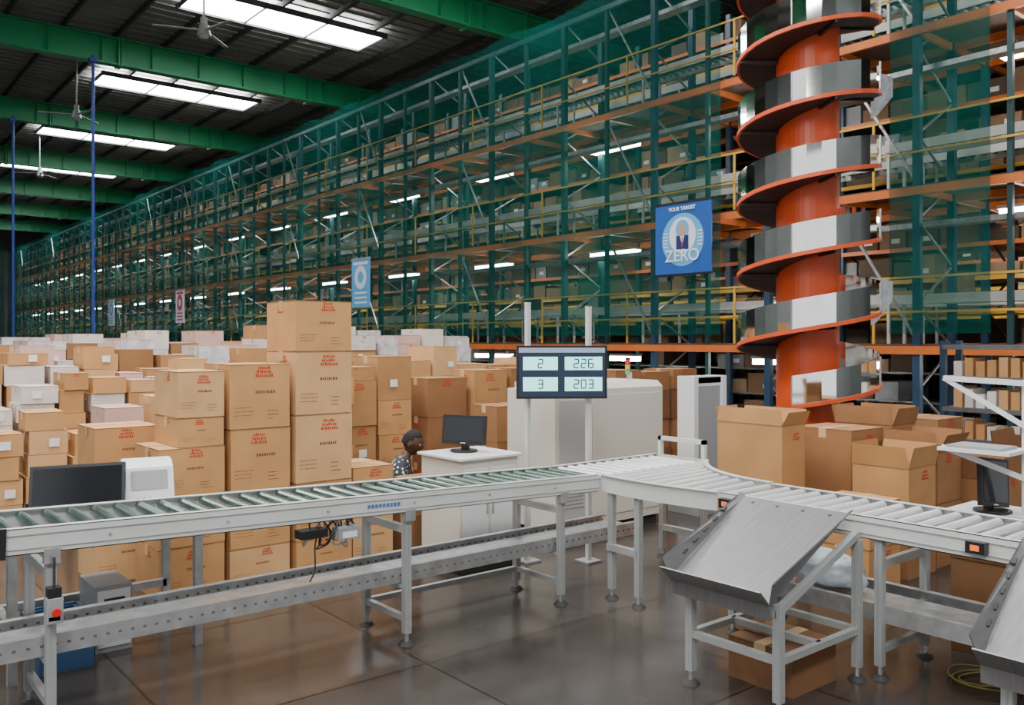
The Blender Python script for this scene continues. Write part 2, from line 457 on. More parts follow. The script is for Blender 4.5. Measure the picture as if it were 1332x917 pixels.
for i in range(5): mb.rect(-.44,-.33,.1-.06*i,.12-.06*i,.006,M_BW); mb.rect(.33,.44,.1-.06*i,.12-.06*i,.006,M_BW)
ban=mb.obj('safety_banner')
text('ZERO',faceA((A0-.44,9.98,3.41-.40)),.30,M_BW,ban,'banner_title')
text('YOUR TARGET',faceA((A0-.44,9.98,3.41+.50)),.09,M_BW,ban,'banner_heading')
def smallban(b,w,h,z,c,c2):
    mb=MB(); mb.M=faceA((A0-.42,b,z)); mb.box(-w/2,w/2,-h/2,h/2,-.02,0,c)
    mb.box(-w/2-.02,w/2+.02,h/2-.02,h/2+.03,-.03,.01,M_GREY)
    mb.disc(0,h*.12,w*.33,.004,c2,24); mb.disc(0,h*.12,w*.16,.007,c,20)
    for i in range(3): mb.rect(-w*.35,w*.35,-h*.42+i*h*.1,-h*.38+i*h*.1,.004,c2)
    mb.rect(-w*.4,w*.4,h*.38,h*.44,.004,c2)
    mb.obj('wall_banner')
M_RB=mat('banner_red',(.6,.03,.06),.5)
smallban(21.4,1.0,1.35,3.2,M_BC,M_BW)
smallban(36.3,1.0,1.35,3.0,M_BW,M_RB)
smallban(46.5,1.0,1.3,3.0,M_BW,M_BC)

# ------------------------------------------------------------ spiral conveyor
mb=MB(); ca,cb=8.52,5.30; R=.74; rc=.33; P=.775; N=32
mb.cyl((ca,cb,0),(ca,cb,7.6),rc,M_ORG,40)
mb.cyl((ca,cb,0),(ca,cb,.05),.6,M_ORG,32)
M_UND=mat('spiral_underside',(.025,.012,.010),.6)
z0=.93; th0=math.radians(200); turns=8.2; n=int(turns*N)
def pt(r,t,z): return (ca+r*math.cos(t),cb+r*math.sin(t),z)
for i in range(n):
    t1=th0+2*math.pi*i/N; t2=th0+2*math.pi*(i+1)/N; y1=z0+P*i/N; y2=z0+P*(i+1)/N
    def strip(r1,h1,r2,h2,m): mb.poly([pt(r1,t1,y1+h1),pt(r1,t2,y2+h1),pt(r2,t2,y2+h2),pt(r2,t1,y1+h2)],m)
    strip(R,.0,R,.31,M_STEEL); strip(R-.012,.0,R-.012,.31,M_STEEL); strip(R,.31,R-.012,.31,M_STEEL)
    strip(R+.012,-.032,R+.012,.010,M_ORG); strip(R-.015,-.032,R+.012,-.032,M_ORG); strip(R+.012,.010,R,.010,M_ORG)
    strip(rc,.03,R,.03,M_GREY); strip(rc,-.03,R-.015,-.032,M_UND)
    if i%8==0:
        mb.beam(pt(R+.004,t1,y1+.02),pt(R+.004,t1,y1+.31),.012,.006,M_GALV)
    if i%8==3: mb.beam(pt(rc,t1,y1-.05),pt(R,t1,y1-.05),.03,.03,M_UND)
# short exit guards on the rack side
for zz in (4.45,2.15):
    mb.poly([(9.22,4.95,zz+.16),(9.52,4.85,zz+.12),(9.52,4.85,zz-.10),(9.30,4.92,zz-.34),(9.22,4.95,zz-.38)],M_GALV)
    mb.poly([(9.22,5.55,zz+.16),(9.22,5.55,zz-.38),(9.30,5.58,zz-.34),(9.52,5.60,zz-.10),(9.52,5.60,zz+.12)],M_GALV)
    mb.box(9.24,9.52,4.95,5.56,zz-.10,zz-.06,M_GALVD)
spi=mb.obj('spiral_conveyor')

# ------------------------------------------------------------ shelving with bins, lower right
mb=MB(); rnd=random.Random(5)
for y in (2.6,3.6,4.55):
    for x in (10.1,10.5): mb.box(x-.03,x+.03,y-.03,y+.03,0,1.6,M_BLUE)
for z in (.15,.5,.85,1.2,1.55):
    mb.box(10.1,10.5,2.6,4.55,z-.02,z,M_GALVD); mb.box(10.06,10.09,2.6,4.55,z-.05,z,M_GALVD)
    if z<1.5:
        y=2.68
        while y<4.45:
            w=.12; h=rnd.uniform(.14,.22)
            if rnd.random()<.9:
                mb.box(10.13,10.45,y,y+w-.03,z,z+h,rnd.choice([M_LAB,CB[2],CB[0],WB[0]]))
            y+=w
mb.obj('bin_shelving')

# ------------------------------------------------------------ roller conveyors
def foot_leg(mb,x,y,ztop,m=M_LEG,w=.038):
    mb.box(x-w/2,x+w/2,y-w/2,y+w/2,.06,ztop,m)
    mb.box(x-w/2-.001,x-w/2,y-.004,y+.004,.08,ztop,M_GREY); mb.box(x-.004,x+.004,y-w/2-.001,y-w/2,.08,ztop,M_GREY)
    mb.cyl((x,y,.015),(x,y,.10),.012,M_GALV,8); mb.cyl((x,y,0),(x,y,.018),.045,M_DARK,16,.03)
def rails(mb,L,W,m=M_RAIL,H=.105):
    for y,s in ((0,1),(W,-1)):
        mb.box(0,L,min(y,y+s*.004),max(y,y+s*.004),-H,0,m)
        mb.box(0,L,min(y,y+s*.035),max(y,y+s*.035),-.004,.0,m)
        mb.box(0,L,min(y,y+s*.035),max(y,y+s*.035),-H,-H+.004,m)
        yo=y-s*.004
        mb.box(0,L,min(y,yo),max(y,yo),-H*.28,-H*.24,M_GREY)
        mb.box(0,L,min(y,yo),max(y,yo),-H*.80,-H*.77,M_GREY)
def rollers(mb,L,W,pitch,r,m,z=-.028,x0=.05):
    x=x0
    while x<L-.02:
        mb.cyl((x,.03,z),(x,W-.03,z),r,m,12); mb.cyl((x,.004,z),(x,W-.004,z),.007,M_GALV,6)
        x+=pitch
sl=.0312
mb=MB(); X0=-.9; Lc=3.87-X0; b0,b1=3.86,4.34
ztop=lambda a:.864-(a-.6)*sl
mb.M=Matrix.Translation((X0,b0,ztop(X0)))@Matrix.Rotation(sl,4,'Y')
rails(mb,Lc,b1-b0); rollers(mb,Lc,b1-b0,.1,.023,M_ROLL)
mb.box(1.46,1.52,-.012,.0,-.115,.005,M_BLK)
MBL=mat('blue_label',(.05,.15,.42),.5)
for i in range(9): mb.box(3.12+i*.022,3.12+i*.022+.015,-.0055,-.004,-.062,-.045,MBL)
x=.4
while x<Lc: 
    mb.cyl((x,-.007,-.055),(x,0,-.055),.006,M_GALV,6); x+=.5
mb.M=Matrix.Identity(4)
for x in (-.4,.78,2.47,3.57):
    for y in (b0+.03,b1-.03): foot_leg(mb,x,y,ztop(x)-.06)
    mb.box(x-.015,x+.015,b0+.03,b1-.03,ztop(x)-.22,ztop(x)-.18,M_LEG)
    mb.box(x-.015,x+.015,b0+.03,b1-.03,.12,.15,M_LEG)
    mb.box(x-.03,x+.03,b0-.010,b0+.02,ztop(x)-.15,ztop(x)-.09,M_GALV)
mb.box(2.47,3.57,b1-.045,b1-.015,.12,.15,M_LEG)
conv1=mb.obj('roller_conveyor')

def lower(mb,L,W,z,H=.08):
    for y in (0,W):
        mb.box(0,L,y-.003,y+.003,z-H,z,M_GALV)
        (y0_,y1_)=(y,y+.035) if y==0 else (y-.035,y)
        mb.box(0,L,y0_,y1_,z-.004,z,M_GALV); mb.box(0,L,y0_,y1_,z-H,z-H+.004,M_GALV)
        x=.05
        while x<L:
            yy=y-.0045
            mb.box(x,x+.014,yy,yy+.001,z-H*.55,z-H*.42,M_SLOT); x+=.05
    x=.1
    while x<L: mb.box(x,x+.03,.005,W-.005,z-.07,z-.04,M_GALV); x+=.35
    mb.box(0,L,W*.22,W*.78,z-.038,z-.03,M_GALV)
mb=MB(); mb.M=Matrix.Translation((-.9,3.93,0)); lower(mb,5.2,.34,.40)
mb.M=Matrix.Identity(4)
for x in (-.4,.78,2.47,3.57): mb.box(x-.02,x+.02,3.895,4.305,.295,.315,M_LEG)
mb.obj('return_line',parent=conv1)

mb=MB(); zj=.762
mb.M=Matrix.Translation((3.89,b0,zj)); 
W=b1-b0
mb.box(0,1.04,W-.004,W,-.105,0,M_RAIL); mb.box(0,1.04,W-.035,W,-.004,0,M_RAIL)
rollers(mb,1.04,W,.09,.022,M_ROLLW)
mb.box(1.03,1.04,0,W,-.105,0,M_RAIL)
mb.M=Matrix.Identity(4)
def bez(p,n):
    o=[]
    for i in range(n+1):
        t=i/n; q=[Vector(x) for x in p]
        o.append(q[0]*(1-t)**3+q[1]*3*t*(1-t)**2+q[2]*3*t*t*(1-t)+q[3]*t**3)
    return o
PI=[(3.89,3.86,zj),(3.84,3.6,zj),(3.86,3.3,zj),(3.93,3.0,zj)]; PO=[(4.93,3.86,zj),(4.62,3.65,zj),(4.46,3.4,zj),(4.44,3.0,zj)]
inn=bez(PI,12); outc=bez(PO,12)
up=Vector((0,0,-.052))
for P_ in (inn,outc):
    for i in range(12):
        mb.beam(P_[i]+up,P_[i+1]+up,.012,.105,M_RAIL); mb.beam(P_[i],P_[i+1],.035,.006,M_RAIL)
inn2=bez(PI,9); out2=bez(PO,9)
for i in range(10):
    p=inn2[i]+Vector((.03,0,-.028)); q=out2[i]+Vector((-.03,0,-.028)); mb.cyl(p,q,.022,M_ROLLW,12)
for (x,y) in ((3.90,3.78),(3.89,3.55),(4.95,3.9),(4.95,4.28),(4.5,3.2)): foot_leg(mb,x,y,zj-.08)
mb.box(3.87,3.91,3.55,3.80,.30,.34,M_LEG); mb.box(4.93,4.97,3.9,4.3,.2,.24,M_LEG)
for y in (3.9,4.3): mb.box(4.94,4.97,y-.015,y+.015,zj-.1,zj+.13,M_RAIL)
mb.box(4.94,4.97,3.885,4.315,zj+.10,zj+.13,M_RAIL)
mb.obj('curved_roller_conveyor')

mb=MB(); aL,aR=3.93,4.44
mb.M=Matrix.Translation((aR,-.6,zj))@Matrix.Rotation(math.pi/2,4,'Z')
rails(mb,3.58,aR-aL); rollers(mb,3.58,aR-aL,.095,.023,M_ROLLW)
mb.M=Matrix.Identity(4)
for y in (-.3,1.0,2.08,2.92):
    for x in (aL+.03,aR-.03): foot_leg(mb,x,y,zj-.08)
    mb.box(aL+.03,aR-.03,y-.015,y+.015,.52,.56,M_LEG)
    mb.box(aL+.03,aR-.03,y-.015,y+.015,.12,.15,M_LEG)
M_SO=mat('sensor_orange',(.9,.15,.03),.4,emit=.5,ecol=(1,.2,.03))
for y in (2.92,1.62):
    mb.box(aL-.045,aL-.001,y-.04,y+.04,zj-.075,zj-.025,M_BLK); mb.box(aL-.048,aL-.045,y-.018,y+.018,zj-.062,zj-.038,M_SO)
conv2=mb.obj('roller_conveyor')
mb=MB(); mb.M=Matrix.Translation((4.40,-.5,0))@Matrix.Rotation(math.pi/2,4,'Z'); lower(mb,3.6,.42,.34)
mb.obj('return_line',parent=conv2)

# ------------------------------------------------------------ chutes
def chute(off):
    mb=MB()
    T0=Vector((3.88,2.20+off,.770)); T1=Vector((3.88,2.78+off,.770)); B0=Vector((3.14,2.13+off,.485)); B1=Vector((3.14,2.67+off,.485))
    n=(T1-T0).cross(B0-T0).normalized()
    if n.z<0:n=-n
    def sheet(p,q,r,s,m,t=.006):
        d=(q-p).cross(s-p).normalized()*t
        mb.poly([p,q,r,s],m); mb.poly([s+d,r+d,q+d,p+d],m)
        mb.poly([p,p+d,q+d,q],m); mb.poly([q,q+d,r+d,r],m); mb.poly([r,r+d,s+d,s],m); mb.poly([s,s+d,p+d,p],m)
    sheet(T0,T1,B1,B0,M_CHUTE)
    side=Vector((0,0,.10))
    sheet(T0,B0,B0+side+Vector((-.02,-.03,0)),T0+side*.2+Vector((0,-.03,0)),M_CHUTE)
    sheet(T1,T1+side*.2+Vector((0,.03,0)),B1+side+Vector((-.02,.03,0)),B1,M_CHUTE)
    lip=Vector((-.07,0,.07))
    sheet(B0,B1,B1+lip,B0+lip,M_CHUTE)
    drop=Vector((.0,0,-.06))
    sheet(B0,B0+drop,B1+drop,B1,M_CHUTE)
    for i in range(5):
        t=.25+i*.13; p=T1.lerp(B1,t)+Vector((0,.016,.045)); mb.beam(p,p+(B1-T1)*.05,.02,.008,M_DARK)
    for i in range(4):
        p=T0.lerp(T1,.12+.25*i)+n*.003; mb.cyl(p+(B0-T0)*.06,p+(B0-T0)*.06+n*.004,.01,M_DARK,8)
    y0,y1=2.14+off,2.61+off
    for y in (y0,y1):
        foot_leg(mb,3.22,y,.475); foot_leg(mb,3.86,y,.66)
        mb.box(3.22,3.86,y-.016,y+.016,.22,.25,M_LEG)
        mb.beam((3.22,y,.45),(3.86,y,.69),.032,.032,M_LEG)
    for x in (3.22,3.54,3.86): mb.box(x-.016,x+.016,y0,y1,.22,.25,M_LEG)
    mb.box(3.20,3.24,y0,y1,.42,.45,M_LEG)
    mb.obj('sorting_chute')
chute(0); chute(-1.38)

# ------------------------------------------------------------ boxes, front rows
rnd=random.Random(21)
def col(a0,a1,b0,b1,hs,mats=None,marks=2,rot=.015,z=0,opened=False):
    for i,h in enumerate(hs):
        mb=MB(); m=(mats or CB[:3])[rnd.randrange(len(mats or CB[:3]))]
        carton(mb,a0+.006,a1-.006,b0,b1,z+.001,z+h,m,rnd,marks=marks,rot=rnd.uniform(-rot,rot),opened=(opened and i==len(hs)-1))
        mb.obj('cardboard_box'); z+=h+.002
LB=[CB[0],CB[2],CB[0]]
col(1.68,2.10,5.45,5.92,[.32,.31,.30],LB)
col(1.80,2.10,5.46,5.92,[.18,.29],LB,z=.936)
col(2.13,2.55,5.46,5.94,[.25,.37,.40,.42],LB)
col(2.58,3.01,5.45,5.93,[.24,.39,.46,.43,.345],LB)
col(3.04,3.38,5.50,5.95,[.35,.34],LB)
col(3.50,3.86,5.42,5.72,[.30,.26],[CB[4],CB[3]],marks=0)
col(1.48,1.90,6.12,6.55,[.34,.34,.34],LB)
col(2.02,2.52,6.15,6.6,[.36,.36,.36],LB)
DB=[CB[3],CB[1],CB[3]]
pile('cardboard_box_pile',1.78,3.6,7.0,.5,1.26,(.32,.48),(.22,.4),WB+[CB[0],CB[2]],31,.4)
pile('cardboard_box_pile',3.75,4.66,7.0,.5,1.36,(.40,.46),(.32,.42),[CB[1],CB[0]],32,.8,.02,.05)
pile('cardboard_box_pile',4.72,5.9,7.0,.5,1.27,(.40,.60),(.34,.5),DB,33,.8,.02,.03)
pile('cardboard_box_pile',5.0,5.7,6.25,.5,1.0,(.60,.68),(.26,.34),[CB[1],CB[3]],34,.9,.02,.02)
pile('cardboard_box_pile',6.8,8.0,6.5,.5,1.25,(.4,.5),(.3,.4),[CB[3],CB[4]],35,.3,.03,.05)
mixb=CB[:3]+[WB[0]]
pile('cardboard_box_pile',1.15,2.6,8.2,.5,.92,(.26,.38),(.14,.24),[CB[0],CB[2]],41,.15)
pile('cardboard_box_pile',1.2,3.6,9.0,.5,1.18,(.24,.36),(.13,.22),mixb+[WB[0]],42,.15)
pile('cardboard_box_pile',1.3,4.4,9.9,.6,1.36,(.26,.42),(.14,.26),mixb+[WB[1],WB[0]],43,.2)
pile('cardboard_box_pile',1.5,5.6,11.0,.7,1.5,(.30,.5),(.18,.34),mixb+[CB[3],WB[1],WB[2]],44,.2)
pile('cardboard_box_pile',1.8,9.2,12.4,.8,lambda a:1.56 if a<5 else 1.68,(.35,.6),(.18,.34),WB+WB+[CB[0],CB[1],CB[3]],45,.2,.08)
pile('cardboard_box_pile',2.2,10.5,14.2,.8,1.68,(.35,.7),(.2,.4),WB+WB+CB[:3],46,.2,.10)
pile('cardboard_box_pile',6.0,9.5,9.6,.7,1.35,(.4,.7),(.25,.45),CB[:4],47,.3)

def rcol(a0,a1,b0,b1,hs,mats,opened,rot=.03):
    col(a0,a1,b0,b1,hs,mats,1,rot,0,opened)
rcol(5.30,5.60,3.50,4.05,[.50,.50],[CB[1]],True,.0)
rcol(5.85,6.30,3.28,3.75,[.48,.47],[CB[1],CB[3]],False)
rcol(6.42,6.80,3.28,3.75,[.5,.45],[CB[3]],True)
rcol(5.70,6.10,2.80,3.2,[.38,.36],[CB[3],CB[1]],True)
rcol(6.15,6.55,2.82,3.2,[.45,.36],[CB[3]],True)
rcol(6.62,7.10,2.60,3.1,[.33,.26],[CB[3]],True)
rcol(5.10,5.50,2.75,3.15,[.30,.28],[CB[3],CB[1]],False)
rcol(5.05,5.50,3.22,3.45,[.42],[CB[1]],False)
rcol(4.62,5.08,1.62,2.05,[.48],[CB[4]],True)
rcol(3.42,3.78,2.20,2.55,[.20],[CB[4]],False)
rcol(7.2,7.7,3.3,3.9,[.5,.45],[CB[3]],False)
rcol(7.3,7.8,2.3,2.9,[.4,.3],[CB[4],CB[3]],True)
pile('cardboard_box_pile',8.2,9.6,2.6,.5,.8,(.4,.5),(.25,.4),[CB[3],CB[4]],52,.2)

# ------------------------------------------------------------ machines / cabinets
mb=MB(); mb.box(3.46,3.97,4.78,5.25,.06,.78,M_WHT); mb.box(3.44,3.99,4.75,5.28,.78,.80,M_WPL)
mb.box(3.49,3.94,4.80,5.22,0,.06,M_DARK)
mb.box(3.48,3.70,4.772,4.78,.12,.72,M_WPL); mb.box(3.72,3.95,4.772,4.78,.12,.72,M_WPL)
mb.box(3.68,3.69,4.758,4.772,.4,.52,M_GREY); mb.box(3.73,3.74,4.758,4.772,.4,.52,M_GREY)
mb.obj('workstation_cabinet',bevel=.004)
def monitor(name,loc,rotz,w,h,tilt=0.0,stand=.12,roll=0):
    mb=MB(); M=Matrix.Translation(loc)@Matrix.Rotation(rotz,4,'Z'); mb.M=M
    mb.cyl((0,0,0),(0,0,.014),.10,M_BLK,24); mb.box(-.03,.03,.01,.035,.01,stand+h*.5,M_BLK)
    mb.M=M@Matrix.Translation((0,0,stand))@Matrix.Rotation(tilt,4,'X')@Matrix.Rotation(roll,4,'Y')
    mb.box(-w/2,w/2,-.022,.008,0,h,M_BLK); mb.box(-w/2+.015,w/2-.015,-.0245,-.022,.025,h-.015,M_SCR)
    mb.box(-w*.3,w*.3,.008,.035,h*.2,h*.8,M_BLK); mb.box(-.02,.02,-.0245,-.022,.008,.014,M_LAB)
    return mb.obj(name,bevel=.003)
monitor('computer_monitor',(3.70,5.06,.801),math.radians(-62),.34,.21,-.12,.05)
mb=MB()
mb.box(4.62,5.90,5.10,5.70,.08,1.20,M_WHT); mb.box(4.66,5.86,5.14,5.66,0,.08,M_DARK)
mb.poly([(4.62,5.10,1.20),(5.90,5.10,1.20),(5.90,5.16,1.25),(4.70,5.16,1.25)],M_WHT)
mb.box(4.70,5.90,5.16,5.70,1.20,1.25,M_WHT)
mb.box(4.66,5.0,5.092,5.10,.15,1.12,mat('grey_panel',(.42,.42,.42),.4)); mb.box(5.03,5.86,5.092,5.10,.15,1.15,M_WHT)
mb.box(4.96,4.98,5.078,5.092,.6,.75,M_GREY)
for i in range(6): mb.box(4.72,4.92,5.088,5.092,.25+.03*i,.262+.03*i,M_GREY)
mb.cyl((5.72,5.35,1.25),(5.72,5.35,1.30),.010,M_GALV,10)
for i,(c,nm) in enumerate((((.05,.4,.15),'lamp_green'),((.7,.4,.05),'lamp_amber'),((.6,.03,.03),'lamp_red'))):
    mb.cyl((5.72,5.35,1.30+.045*i),(5.72,5.35,1.34+.045*i),.022,mat(nm,c,.3),16); mb.cyl((5.72,5.35,1.34+.045*i),(5.72,5.35,1.345+.045*i),.023,M_BLK,16)
mb.cyl((5.72,5.35,1.435),(5.72,5.35,1.45),.023,M_BLK,16,.02)
mb.obj('machine_cabinet',bevel=.006)
mb=MB()
mb.box(6.36,6.82,5.12,5.26,.12,1.26,M_WPL); mb.box(6.40,6.74,5.115,5.12,.2,1.18,M_GREY)
mb.box(6.76,6.82,5.10,5.30,.1,1.27,M_WPL); mb.box(6.34,6.40,5.10,5.30,.1,1.27,M_WPL); mb.box(6.3,6.9,5.02,5.38,0,.12,M_GREY)
mb.box(6.40,6.76,5.12,5.26,1.2,1.27,M_WPL)
mb.obj('scanner_gate',bevel=.01)

mb=MB()
for (x,y,zt) in ((4.08,4.80,1.87),(4.42,4.52,1.84)):
    mb.box(x-.016,x+.016,y-.016,y+.016,.01,zt,M_RAIL); mb.box(x-.07,x+.07,y-.07,y+.07,0,.012,M_GREY)
    mb.box(x-.018,x+.018,y-.018,y+.018,zt,zt+.006,M_WPL)
mb.beam((4.08,4.80,1.42),(4.42,4.52,1.42),.03,.04,M_GALV); mb.beam((4.08,4.80,1.28),(4.42,4.52,1.28),.03,.04,M_GALV)
Mx=Matrix.Translation((4.215,4.58,1.374))@Matrix.Rotation(math.radians(-35.3),4,'Z')@Matrix.Rotation(math.pi/2,4,'X')
mb.M=Mx
w,h=.325,.19
mb.box(-w,w,-h,h,-.05,0,M_BLK); mb.box(-w,w,-h,-h+.012,0,.006,M_BLK); mb.box(-w,w,h-.012,h,0,.006,M_BLK); mb.box(-w,-w+.012,-h,h,0,.006,M_BLK); mb.box(w-.012,w,-h,h,0,.006,M_BLK)
mb.rect(-w+.015,w-.015,h-.05,h-.014,.002,M_SCRD); mb.rect(-w+.015,w-.015,-h+.014,h-.052,.002,mat('screen_navy',(.02,.03,.06),.3,emit=.1))
SEG={'0':'abcdef','2':'abged','3':'abgcd','6':'afgedc'}
def digit(cx,cy,s,ch,m):
    t=s*.14
    R_={'a':(-.25,.25,.5),'g':(-.25,.25,0),'d':(-.25,.25,-.5)}
    for k in SEG[ch]:
        if k in R_: x0,x1,y=R_[k]; mb.rect(cx+x0*s,cx+x1*s,cy+y*s-t/2,cy+y*s+t/2,.005,m)
        else:
            x=.27 if k in'bc' else -.27; y0,y1=((0,.5) if k in 'bf' else (-.5,0)); mb.rect(cx+x*s-t/2,cx+x*s+t/2,cy+y0*s,cy+y1*s,.005,m)
for (x0,x1,y0,y1,tx) in ((-.28,-.03,.015,.11,'2'),(.02,.29,.015,.11,'226'),(-.28,-.03,-.135,-.035,'3'),(.02,.29,-.135,-.035,'203')):
    mb.rect(x0,x1,y0,y1,.0035,M_SCRB)
    for i,ch in enumerate(tx): digit((x0+x1)/2+(i-(len(tx)-1)/2)*.052,(y0+y1)/2,.06,ch,M_BD)
mb.obj('weight_display_stand')

mb=MB(); mb.box(.72,1.66,4.55,5.15,.66,.69,M_WHT)
for x in (.76,1.62):
    for y in (4.59,5.11): mb.box(x-.02,x+.02,y-.02,y+.02,0,.66,M_GALV)
mb.box(.76,1.62,5.09,5.13,.2,.24,M_GALV); mb.box(.76,.80,4.6,5.1,.2,.24,M_GALV)
mb.obj('packing_desk')
monitor('computer_monitor',(1.07,4.72,.691),math.radians(-26),.44,.24,-.25,.05,roll=-.03)
mb=MB()
M=Matrix.Translation((1.44,4.86,.691))@Matrix.Rotation(math.radians(-10),4,'Z'); mb.M=M
prof=[(-.17,0),(.15,0),(.15,.20),(.12,.255),(.05,.275),(-.05,.27),(-.10,.24),(-.15,.12),(-.17,.06)]
for s in (-.12,.12):
    p=[(s,y,z) for y,z in prof]; mb.poly(p if s>0 else p[::-1],M_WPL)
for i in range(len(prof)):
    y0,z0_=prof[i];y1,z1_=prof[(i+1)%len(prof)]
    mb.poly([(-.12,y0,z0_),(-.12,y1,z1_),(.12,y1,z1_),(.12,y0,z0_)],M_WPL)
mb.poly([(-.09,-.112,.226),(.09,-.112,.226),(.09,-.150,.132),(-.09,-.150,.132)],M_GREY)
mb.box(-.08,.08,-.178,-.168,.03,.055,M_DARK); mb.box(-.08,.08,-.20,-.165,.0,.02,M_GREY)
for i in range(3): mb.cyl((-.06+.03*i,-.165,.085),(-.06+.03*i,-.172,.085),.008,M_BLK,10)
mb.obj('label_printer')
mb=MB()
MC=mat('blue_crate',(.04,.10,.22),.4)
mb.box(1.16,1.34,4.76,5.08,.0,.34,M_GREY); mb.box(1.17,1.33,4.75,4.76,.03,.32,M_WPL)
mb.box(1.20,1.30,4.744,4.75,.25,.28,M_BLK); mb.cyl((1.25,4.744,.20),(1.25,4.75,.20),.012,M_BLK,12)
for i in range(5): mb.box(1.20,1.30,4.746,4.75,.07+.02*i,.08+.02*i,M_GREY)
mb.obj('computer_tower',bevel=.006)
mb=MB()
mb.box(.88,1.12,4.62,4.98,0,.02,MC)
for (x0,x1,y0,y1) in ((.88,.9,4.62,4.98),(1.10,1.12,4.62,4.98),(.9,1.10,4.62,4.64),(.9,1.10,4.96,4.98)): mb.box(x0,x1,y0,y1,.02,.22,MC)
mb.box(.865,1.135,4.605,4.62,.20,.23,MC); mb.box(.865,.88,4.605,4.995,.20,.23,MC); mb.box(1.12,1.135,4.605,4.995,.20,.23,MC); mb.box(.865,1.135,4.98,4.995,.20,.23,MC)
mb.obj('plastic_crate')

mb=MB()
for x,y in ((5.30,1.90),(5.42,1.62)):
    mb.box(x-.02,x+.02,y-.05,y+.05,0,1.38,M_WPL)
    z=.1
    while z<1.34:
        mb.box(x-.022,x-.02,y-.02,y+.02,z,z+.022,M_GREY); mb.box(x-.01,x+.01,y-.052,y-.05,z,z+.022,M_GREY); z+=.045
mb.beam((5.30,1.90,1.36),(5.42,1.62,1.36),.05,.04,M_WPL)
mb.beam((5.28,1.90,1.36),(5.20,2.34,1.38),.035,.03,M_WPL); mb.beam((5.20,2.34,1.38),(5.26,1.92,1.12),.025,.025,M_WPL)
mb.box(4.98,5.28,1.90,2.28,.98,1.0,M_WPL); mb.beam((5.0,2.26,1.0),(5.3,1.92,.82),.03,.03,M_WPL); mb.box(5.0,5.22,1.95,2.24,1.0,1.015,M_GREY)
mb.box(5.12,5.50,1.60,2.30,.60,.63,M_WPL)
mb.box(5.2,5.6,1.55,2.05,0,.04,M_GREY)
mb.obj('workstation_stand')
monitor('computer_monitor',(5.22,2.08,.631),math.radians(-12),.24,.27,-.12,.03,roll=.14)

def blob(name,loc,sc,m,seed,amp=.18):
    bm=bmesh.new(); bmesh.ops.create_icosphere(bm,subdivisions=4,radius=1)
    for v in bm.verts:
        nn=noise.noise(v.co*1.7+Vector((seed,0,0)))+.5*noise.noise(v.co*4+Vector((0,seed,0)))
        v.co*=1+amp*nn; v.co=Vector((v.co.x*sc[0],v.co.y*sc[1],max(v.co.z,-.55)*sc[2]))
    me=bpy.data.meshes.new(name); bm.to_mesh(me); bm.free(); me.materials.append(m)
    me.polygons.foreach_set('use_smooth',[True]*len(me.polygons))
    o=bpy.data.objects.new(name,me); COL.objects.link(o); o.location=loc; return o
blob('plastic_sack',(4.18,2.50,.395),(.15,.22,.10),mat('plastic_film',(.55,.62,.68),.2,var=.35,scale=8),3)

def cable(name,pts,r,m):
    c=bpy.data.curves.new(name,'CURVE'); c.dimensions='3D'; c.bevel_depth=r; c.bevel_resolution=3; c.resolution_u=8
    s=c.splines.new('NURBS'); s.points.add(len(pts)-1); s.order_u=4; s.use_endpoint_u=True
    for p,q in zip(s.points,pts): p.co=(*q,1)
    c.materials.append(m); o=bpy.data.objects.new(name,c); COL.objects.link(o); return o
cab=bpy.data.objects.new('cable_bundle',None); COL.objects.link(cab); rnd=random.Random(9)
for i in range(10):
    x0=2.04+rnd.uniform(-.13,.14); x1=x0+rnd.uniform(-.12,.16)
    pts=[(x0,3.9+rnd.uniform(0,.1),.72)]
    for j in range(5): pts.append((x0+(x1-x0)*j/5+rnd.uniform(-.08,.08),3.94+rnd.uniform(0,.12),.67-.04*j*rnd.uniform(.4,1.2)))
    pts.append((x0+.05,3.96,.70)); o=cable('cable_%d'%i,pts,.004,M_GREY if i%2 else M_DARK); o.parent=cab
cable('power_lead',[(2.0,3.95,.66),(1.95,3.97,.55),(2.02,3.97,.48),(1.96,3.98,.40)],.004,M_DARK).parent=cab
mb=MB(); mb.box(1.88,2.02,3.90,3.98,.63,.67,M_BLK); mb.box(2.08,2.2,3.90,3.97,.60,.66,M_GREY); mb.box(2.1,2.18,3.895,3.90,.61,.64,M_LAB)
o=mb.obj('adapter'); o.parent=cab
yc=bpy.data.objects.new('yellow_cable_coil',None); COL.objects.link(yc)
MY=mat('yellow_cable',(.16,.13,.025),.6)
for i in range(3):
    r=.09+.03*i; pts=[(4.30+r*math.cos(t*.7)*1.2+rnd.uniform(-.04,.04),1.74+r*math.sin(t*.7)+rnd.uniform(-.04,.04),.010+.008*i) for t in range(10)]
    o=cable('loop_%d'%i,pts,.0045,MY); o.parent=yc
mb=MB(); mb.box(.75,.81,3.80,3.86,.48,.58,M_GREY); mb.cyl((.78,3.80,.53),(.78,3.785,.53),.010,M_BLK,12); mb.cyl((.78,3.785,.53),(.78,3.77,.53),.017,mat('estop_red',(.6,.01,.01),.35),20)
mb.box(.755,.805,3.805,3.855,.58,.62,M_BLK); mb.cyl((.78,3.82,.62),(.78,3.82,.74),.006,M_DARK,8)
mb.box(.755,.80,3.80,3.804,.49,.51,M_LAB)
mb.obj('emergency_stop_button',bevel=.003)

